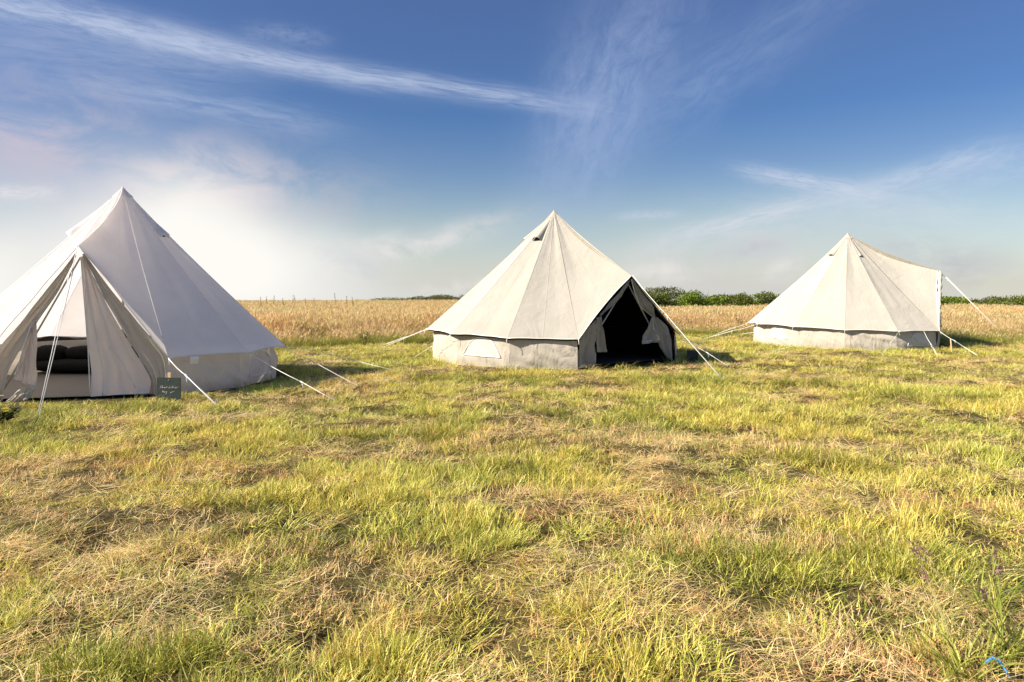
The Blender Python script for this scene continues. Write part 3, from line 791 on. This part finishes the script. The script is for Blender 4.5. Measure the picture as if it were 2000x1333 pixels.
def build_short_grass():
    mat = blade_mat('grass_blades', [(1.0, 1.05, .85), (1.18, 1.04, .80), (.95, .95, .7)], .27, .55, 1.28)
    mats = blade_mat('dry_grass', [(1.05, .98, .9), (1.0, 1.0, 1.05), (1.12, .98, .85)], .25, .8, 1.18)
    gt = [green_tuft('tuft_a%d' % i, mat) for i in range(6)] + [green_tuft('tuft_b%d' % i, mat, 40, .09, .08, .18, .0048, .06, .15, .62) for i in range(3)]
    NG = len(gt)
    dt = [dry_tuft('tuft_c%d' % i, mats, TAN if i < 3 else RUST) for i in range(5)]
    ht = [hay_tuft('tuft_d%d' % i, mats, grey=i > 3) for i in range(7)]
    X, Y, SC, = [], [], []
    for d0, d1, dens, s in ((1.6, 4., 190, .95), (4, 7, 130, 1.05), (7, 12, 85, 1.2), (12, 26, 42, 1.5)):
        x, y = region(d0, d1, dens, 1.6); X.append(x); Y.append(y); SC.append(np.full(len(x), s))
    x = np.concatenate(X); y = np.concatenate(Y); s = np.concatenate(SC)
    tr = tent_r(x, y); k = (tr > 2.50) & (y < mow_edge(x) + .6); x, y, s, tr = x[k], y[k], s[k], tr[k]
    bare = np.zeros(len(x), bool)
    for hx, hy, hr in HOLES: bare |= (np.hypot(x - hx, (y - hy) * .8) < hr * .34) & (rng.random(len(x)) < .7)
    x, y, s, tr = x[~bare], y[~bare], s[~bare], tr[~bare]
    n = len(x)
    a = fbm(x * .85, y * 1.3, 21, 4); b = fbm(x * 1.0, y * 1.7, 33, 3); c = fbm(x * .8, y * 1.2, 57, 3); hn = fbm(x * 2.1, y * 2.6, 71, 2)
    u = rng.random(n)
    pg = np.clip((a - .385) * 9, .14, .97)                      # green here, dry there
    ph = np.clip((b - .58) * 9, .0, .8)                       # windrows of cut hay
    isg = u < pg
    v = rng.random(n); ish = (~isg & (v < .14 + ph * .6)) | (isg & (v < ph * .25))
    idx = np.where(isg, rng.integers(0, 6, n), NG + rng.integers(0, 3, n))
    tall = isg & (c > .56) & (rng.random(n) < .5); idx = np.where(tall, rng.integers(6, NG, n), idx)
    rust = (~isg) & (c < .42); idx = np.where(rust, NG + rng.integers(3, 5, n), idx)
    idx = np.where(ish, NG + 5 + rng.integers(0, 7, n), idx)
    skirt = (tr < 2.75) & ~ish; idx = np.where(skirt, rng.integers(0, NG, n), idx)
    hmul = .34 + .92 * np.clip((hn - .30) * 2.2, 0, 1); hmul = np.where(ish, .8, hmul)
    thin = (hn < .36) & (rng.random(n) < .22)
    low = (hn < .38) & (rng.random(n) < .5) & ~thin; idx = np.where(low, np.where(rng.random(n) < .5, NG + rng.integers(0, 5, n), NG + 5 + rng.integers(0, 7, n)), idx)
    sz = s * rng.uniform(.75, 1.25, n) * hmul / s * np.interp(y, [2, 4, 8, 16], [.88, .80, .75, .82])
    sc = np.column_stack([s * rng.uniform(.85, 1.15, n), s * rng.uniform(.85, 1.15, n), sz])
    k = ~thin; x, y, idx, sc = x[k], y[k], idx[k], sc[k]
    scatter('mown_grass', np.column_stack([x, y]), gh(x, y), idx, sc, .14, gt + dt + ht, 'mown field of green tufts, dry stubble and loose hay around the tents', 'grass')
build_short_grass()

def build_meadow():
    mat = blade_mat('meadow_blades', [(1.0, 1.0, .95), (1.10, .96, .90), (.90, .95, .70)], .38, .16, .92)
    mt = [meadow_tuft('stalk_a%d' % i, mat) for i in range(5)] + [meadow_tuft('stalk_b%d' % i, mat, 50, .2, .56, .82, .3) for i in range(3)]
    X, Y, SC = [], [], []
    for d0, d1, dens, s in ((13, 30, 36, 1.), (30, 50, 16, 1.25), (50, 82, 8., 1.6)):
        x, y = region(d0, d1, dens, 3); X.append(x); Y.append(y); SC.append(np.full(len(x), s))
    x = np.concatenate(X); y = np.concatenate(Y); s = np.concatenate(SC)
    e = mow_edge(x); right_end = np.where(x / y > .1, 41.5, 90.)
    k = (tent_r(x, y) > 2.8) & (y > e + 2.2 * (fbm(x * .9, y, 5) - .5)) & (y < right_end); x, y, s, e = x[k], y[k], s[k], e[k]
    n = len(x); d = y - e
    g = rng.random(n) < np.clip(1.5 - d / 4.2 + (fbm(x * .5, y * .5, 8) - .5) * 2.4, .20, 1)
    idx = np.where(g, 5 + rng.integers(0, 3, n), rng.integers(0, 5, n))
    hh = rng.uniform(.8, 1.2, n) * np.clip(.5 + d / 5, .4, 1.) * (.8 + .4 * fbm(x * .3, y * .3, 14))
    sc = np.column_stack([s, s, hh])
    scatter('meadow_grass', np.column_stack([x, y]), gh(x, y), idx, sc, .06, mt, 'tall tan and pink seeding meadow grass behind the tents, green along its edge', 'grass')
build_meadow()

# ------------------------------------------------------------------ bushes
LEAF = {}
def leaf_mat(nm, tints): return blade_mat(nm, tints, .3, .6)
LM = leaf_mat('bush_leaves', [(.88, .9, .9), (1.05, .98, .8), (.78, .84, .78)])
def bush_mesh(nm, w, h, pal, nl, seed, leaf=.10, mat=None):
    r = np.random.default_rng(seed); lobes = []
    for i in range(11):
        lobes.append((r.uniform(-.40, .40) * w, r.uniform(-.3, .3) * w * .6, r.uniform(.3, .80) * h, r.uniform(.2, .3) * w, r.uniform(.18, .28) * h))
    B = []
    for i in range(nl):
        x0, y0, z0, rx, rz = lobes[r.integers(len(lobes))]
        v = r.normal(0, 1, 3); v /= np.linalg.norm(v); q = r.uniform(.55, 1.08)
        p = np.array([x0 + v[0] * rx * q, y0 + v[1] * rx * q, max(.05, z0 + v[2] * rz * q)])
        c = np.array(pal[r.integers(len(pal))]) * (1 + r.normal(0, .2)); c = np.clip(c, .005, 1)
        L = leaf * r.uniform(.6, 1.4); az = r.random() * 2 * PI; tl = r.uniform(.2, 1.5)
        d = np.array([math.cos(az) * math.sin(tl), math.sin(az) * math.sin(tl), math.cos(tl)]); sd_ = np.cross(d, r.normal(0, 1, 3)); sd_ /= np.linalg.norm(sd_) + 1e-9
        B.append(([p, p + d * L * .5, p + d * L], np.array([.01, L * .55, 0]), sd_, [c, c, c]))
    # a few twigs that stick out of the top
    for i in range(14):
        p = np.array([r.uniform(-.4, .4) * w, r.uniform(-.2, .2) * w, h * r.uniform(.72, .86)]); d = np.array([r.normal(0, .2), r.normal(0, .2), 1.]); L = r.uniform(.12, .3)
        for q in range(5):
            pp = p + d * L * q / 5; c = np.array(pal[0]); az = r.random() * 6.28; sd_ = np.array([math.cos(az), math.sin(az), .3])
            B.append(([pp, pp + sd_ * .04, pp + sd_ * .08], np.array([.008, .04, 0]), np.array([-sd_[1], sd_[0], 0]), [c, c, c]))
    return tuft_mesh(nm, B, mat or LM)
DARKG = [(.085, .105, .025), (.11, .13, .03), (.06, .08, .02), (.14, .15, .04), (.10, .09, .04)]
MIDG = [(.12, .155, .025), (.16, .19, .03), (.09, .12, .02), (.20, .22, .04)]
BRIG = [(.18, .27, .025), (.24, .33, .04), (.14, .21, .02), (.11, .16, .02)]
def bush(px, ytop, wpx, D, pal, label, seed, group, nl=5200):
    if D < 60: D -= 5
    x = (px - CX) / F * D; top = H - (ytop - HY) * D / F; g0 = gz(x, D); h = max(top - g0, .8); w = wpx * D / F
    o = thing('bush', (x, D, g0), label, 'bush', group)
    f = bush_mesh('foliage', w * 1.45, h, pal, nl, seed); link(f, o)
    s = MB(); rr = random.Random(seed)
    for i in range(5):
        a = rr.random() * 6.28; s.tube([(0.04 * math.cos(a), .04 * math.sin(a), -.1), (.15 * w * math.cos(a), .1 * w * math.sin(a), h * .4), (.3 * w * math.cos(a), .2 * w * math.sin(a), h * .75)], [.035, .022, .006], 5)
    s.build('stem', M['bark'], o)
G1 = 'bushes in the hedge row behind the meadow'; G2 = 'low shrubs poking over the crest of the meadow'
BUSHES = [
    (1235, 568, 60, 50, MIDG, 'leftmost hedge bush, rising right behind the middle tent roof', G1),
    (1268, 567, 46, 48.6, MIDG, 'light green hedge bush beside the middle tent guy rope', G1),
    (1312, 560, 84, 50, DARKG, 'tallest dark rounded bush in the hedge right of the middle tent', G1),
    (1368, 567, 58, 48.5, BRIG, 'bright leafy green bush just right of the tallest dark hedge bush', G1),
    (1408, 573, 62, 49.6, DARKG, 'low dark bush right of the bright green one in the hedge', G1),
    (1437, 569, 56, 48.8, MIDG, 'mid green hedge bush halfway between the middle and far tents', G1),
    (1482, 572, 70, 49.5, BRIG, 'yellowish green hedge bush left of the far tent roof', G1),
    (1524, 573, 60, 48.8, DARKG, 'dark hedge bush touching the left slope of the far tent', G1),
    (1852, 579, 56, 48., BRIG, 'bright green hedge bush just right of the far tent door', G1),
    (1893, 584, 56, 49., DARKG, 'dark low hedge bush behind the far tent porch guy rope', G1),
    (1935, 585, 56, 48.4, MIDG, 'mid green low hedge bush between the porch rope and the right edge', G1),
    (1978, 579, 64, 49.2, DARKG, 'dark taller hedge bush at the right edge of the photo', G1),
    (2030, 580, 70, 48.6, MIDG, 'mid green hedge bush cut by the right edge of the photo', G1),
    (1800, 580, 70, 49, DARKG, 'hedge bush mostly hidden behind the far tent porch', G1),
    (768, 579, 62, 79, MIDG, 'long low shrub on the crest, leftmost of the three', G2),
    (834, 579, 46, 79, DARKG, 'small round shrub on the crest, second of the three', G2),
    (880, 576, 48, 78, DARKG, 'dark shrub on the crest touching the left slope of the middle tent', G2),
]
for i, (px, yt, w, D, pal, lab, gr) in enumerate(BUSHES): bush(px, yt, w, D, pal, lab, 100 + i, gr)

# ------------------------------------------------------------------ weeds and dock stalks
WM = blade_mat('weed_leaves', [(1, 1, 1), (1.1, 1, .9), (.9, 1, .8)], .3, .6)
def dock(px, ytop, D, label, seed, lean=0.):
    r = np.random.default_rng(seed); x = (px - CX) / F * D; g0 = gz(x, D); h = H - (ytop - HY) * D / F - g0
    o = thing('dock_plant', (x, D, g0), label, 'plant', 'dock stalks standing above the meadow'); s = MB()
    top = (lean, 0, h); s.tube([(0, 0, 0), (lean * .4, 0, h * .55), top], [.006, .005, .002], 5); s.build('stem', M['stalk'], o)
    B = []
    for i in range(60):
        t = r.uniform(.5, 1.); p = np.array([lean * t, 0, h * t]); az = r.random() * 6.28; L = .045 * (1.3 - t) + .025; d = np.array([math.cos(az), math.sin(az), .9])
        c = np.array([(.36, .20, .11), (.26, .20, .08), (.42, .25, .15), (.20, .20, .07)][r.integers(4)])
        B.append(([p, p + d * L * .5, p + d * L], np.array([.01, .03, 0]), np.array([-math.sin(az), math.cos(az), 0]), [c, c, c]))
    link(tuft_mesh('seed_spike', B, WM), o)
DOCKS = [(511, 581, 'leftmost dock stalk on the skyline beside the near tent'), (524, 579, 'thin dock stalk second from the left on the skyline'), (534, 578, 'dark dock stalk third from the left on the skyline'),
         (557, 583, 'short reddish dock stalk on the skyline right of a group of three'), (572, 577, 'left one of a close pair of dock stalks on the skyline'), (577, 579, 'right one of a close pair of dock stalks on the skyline'),
         (601, 583, 'short dock stalk with a pale tip in the middle of the skyline'), (613, 583, 'bushy short dock stalk right of the pale tipped one'), (659, 573, 'tallest and thinnest dock stalk on the skyline'),
         (678, 578, 'dark branching dock stalk right of the tallest one'), (693, 580, 'rightmost dock stalk on the skyline before the crest shrubs'), (643, 588, 'reddish dock stalk standing below the skyline left of the tallest one')]
for i, (px, yt, lab) in enumerate(DOCKS): dock(px, yt, 40 + (i * 7 % 5), lab, 300 + i, random.uniform(-.18, .18))
def weed(px, ytop, D, label, seed, w=.35, flowers=None, pal=None, n=70):
    r = np.random.default_rng(seed); x = (px - CX) / F * D; g0 = gz(x, D); h = max(H - (ytop - HY) * D / F - g0, .2)
    o = thing('leafy_weed', (x, D, g0), label, 'plant'); s = MB(); B = []
    for i in range(4):
        tx, ty = r.uniform(-.5, .5) * w, r.uniform(-.3, .3) * w; hh = h * r.uniform(.75, 1)
        s.tube([(0, 0, 0), (tx * .5, ty * .5, hh * .55), (tx, ty, hh)], [.008, .006, .003], 5)
        for q in range(n // 4):
            t = r.uniform(.25, 1.); p = np.array([tx * t, ty * t, hh * t]); az = r.random() * 6.28; L = r.uniform(.06, .15) * (1.25 - t * .5); d = np.array([math.cos(az), math.sin(az), r.uniform(-.2, .8)])
            pp = pal or MIDG; c = np.array(pp[r.integers(len(pp))])
            B.append(([p, p + d * L * .5, p + d * L], np.array([.008, L * .38, 0]), np.array([-math.sin(az), math.cos(az), 0]), [c, c, c]))
    s.build('stem', M['bark'], o); link(tuft_mesh('leaves', B, WM), o)
    if flowers:
        for (fx, fy, fz) in flowers:
            f = MB()
            for q in range(6):
                a = q * PI / 3; f.poly([(fx, fy, fz), (fx + .022 * math.cos(a - .4), fy + .022 * math.sin(a - .4), fz + .006), (fx + .03 * math.cos(a), fy + .03 * math.sin(a), fz + .002), (fx + .022 * math.cos(a + .4), fy + .022 * math.sin(a + .4), fz + .006)])
            f.build('flower', M['yellow'], o)
M['yellow'] = simple('yellow_petals', (.75, .52, .03), .6, .2)
weed(712, 640, 18.2, 'leafy green weed at the mown edge left of the middle tent', 401, .5)
weed(1277, 592, 24.5, 'leafy weed directly behind the porch rope of the middle tent', 402, .6, n=110)
weed(1300, 597, 25.2, 'leafy weed right of the one behind the porch rope', 403, .45, n=90)
weed(1448, 616, 26., 'small leafy weed left of the far tent eave', 404, .4)
weed(1378, 592, 33., 'thin weed in the meadow below the bright green bush', 405, .3, n=40)
weed(1338, 630, 25.4, 'low weed at the mown edge between the middle and far tents', 406, .3, n=40)
weed(557, 606, 22, 'thin pale weed in the meadow beside the near tent roof', 407, .2, n=36)
weed(6, 800, 7.35, 'dark leafy plant with yellow flowers at the left edge of the photo', 408, .42, [(-.02, -.12, .30), (.05, -.10, .32), (.12, -.15, .20), (.13, -.14, .17)], DARKG, 160)

# ------------------------------------------------------------------ tall grass at the right foreground, blue twine
def tall_clump(px, py, label, seed, hmax, n, heads, spread=.16):
    p = gpt(px, py); o = thing('tall_grass_clump', p, label, 'grass plant'); r = random.Random(seed); B = []
    for i in range(n):
        a = r.random() * 6.28; q = r.random() * .07; c = pick(GREEN) * 1.1; az = r.random() * 6.28
        B.append(blade((q * math.cos(a), q * math.sin(a), -.02), az, r.uniform(.45, 1.) * hmax, r.uniform(.1, .7), r.uniform(.3, 1.4), r.uniform(.005, .009), c * .8 + pick(YEL) * .2, c, 7))
    link(tuft_mesh('blades', B, WM), o)
    for i in range(heads):
        az = r.uniform(2.2, 4.0) if r.random() < .7 else r.random() * 6.28; L = hmax * r.uniform(.85, 1.1)
        st = blade((r.uniform(-.06, .06), r.uniform(-.06, .06), -.02), az, L, r.uniform(.2, .5), r.uniform(.2, .7), .003, pick(GREEN), pick(YEL), 6, False)
        t = MB(); t.tube([tuple(v) for v in st[0]], .0016, 5); sm = t.build('seed_stalk', M['stalk'], o)
        B = []; tip = st[0][-1]; dr = (st[0][-1] - st[0][-2]); dr /= np.linalg.norm(dr)
        for q in range(60):
            s = r.random(); b = tip + dr * (.07 * s - .02) + np.array([r.gauss(0, .007), r.gauss(0, .007), r.gauss(0, .007)]) * (1.2 - s)
            d = dr + np.array([r.gauss(0, .6), r.gauss(0, .6), r.gauss(0, .6)]); d /= np.linalg.norm(d); c = np.array([(.33, .17, .19), (.40, .22, .22), (.28, .15, .17), (.46, .32, .26)][r.randrange(4)])
            sd_ = np.cross(d, (0.3, .5, .8)); sd_ /= np.linalg.norm(sd_); B.append(([b, b + d * .006, b + d * .012], np.array([.001, .005, 0]), sd_, [c, c, c]))
        link(tuft_mesh('seed_head', B, WM), sm)
tall_clump(1965, 1290, 'tall green grass clump with purplish seed heads at the lower right corner', 11, .42, 60, 6)
tall_clump(1880, 1330, 'arching grass clump at the bottom edge left of the blue twine', 12, .36, 46, 2)
tall_clump(1925, 1190, 'upright grass clump with small purple heads near the right edge', 13, .30, 40, 3)
def twine():
    a = [gpt(1922, 1304, .01), gpt(1938, 1317, .06), gpt(1951, 1326, .065), gpt(1972, 1340, .03)]
    m = MB()
    for ph in (0, PI):
        q = []
        for i in range(41):
            t = i / 40 * (len(a) - 1); k = min(int(t), len(a) - 2); p = a[k].lerp(a[k + 1], t - k) - a[0]
            q.append(p + Vector((0, .0035 * math.cos(i * 1.3 + ph), .0035 * math.sin(i * 1.3 + ph))))
        m.tube(q, .0022, 5)
    o = m.build('blue_twine', M['twine']); o.location = a[0]
    tag(o, 'strand of bright blue baling twine in the grass at the bottom right', 'twine')
twine()
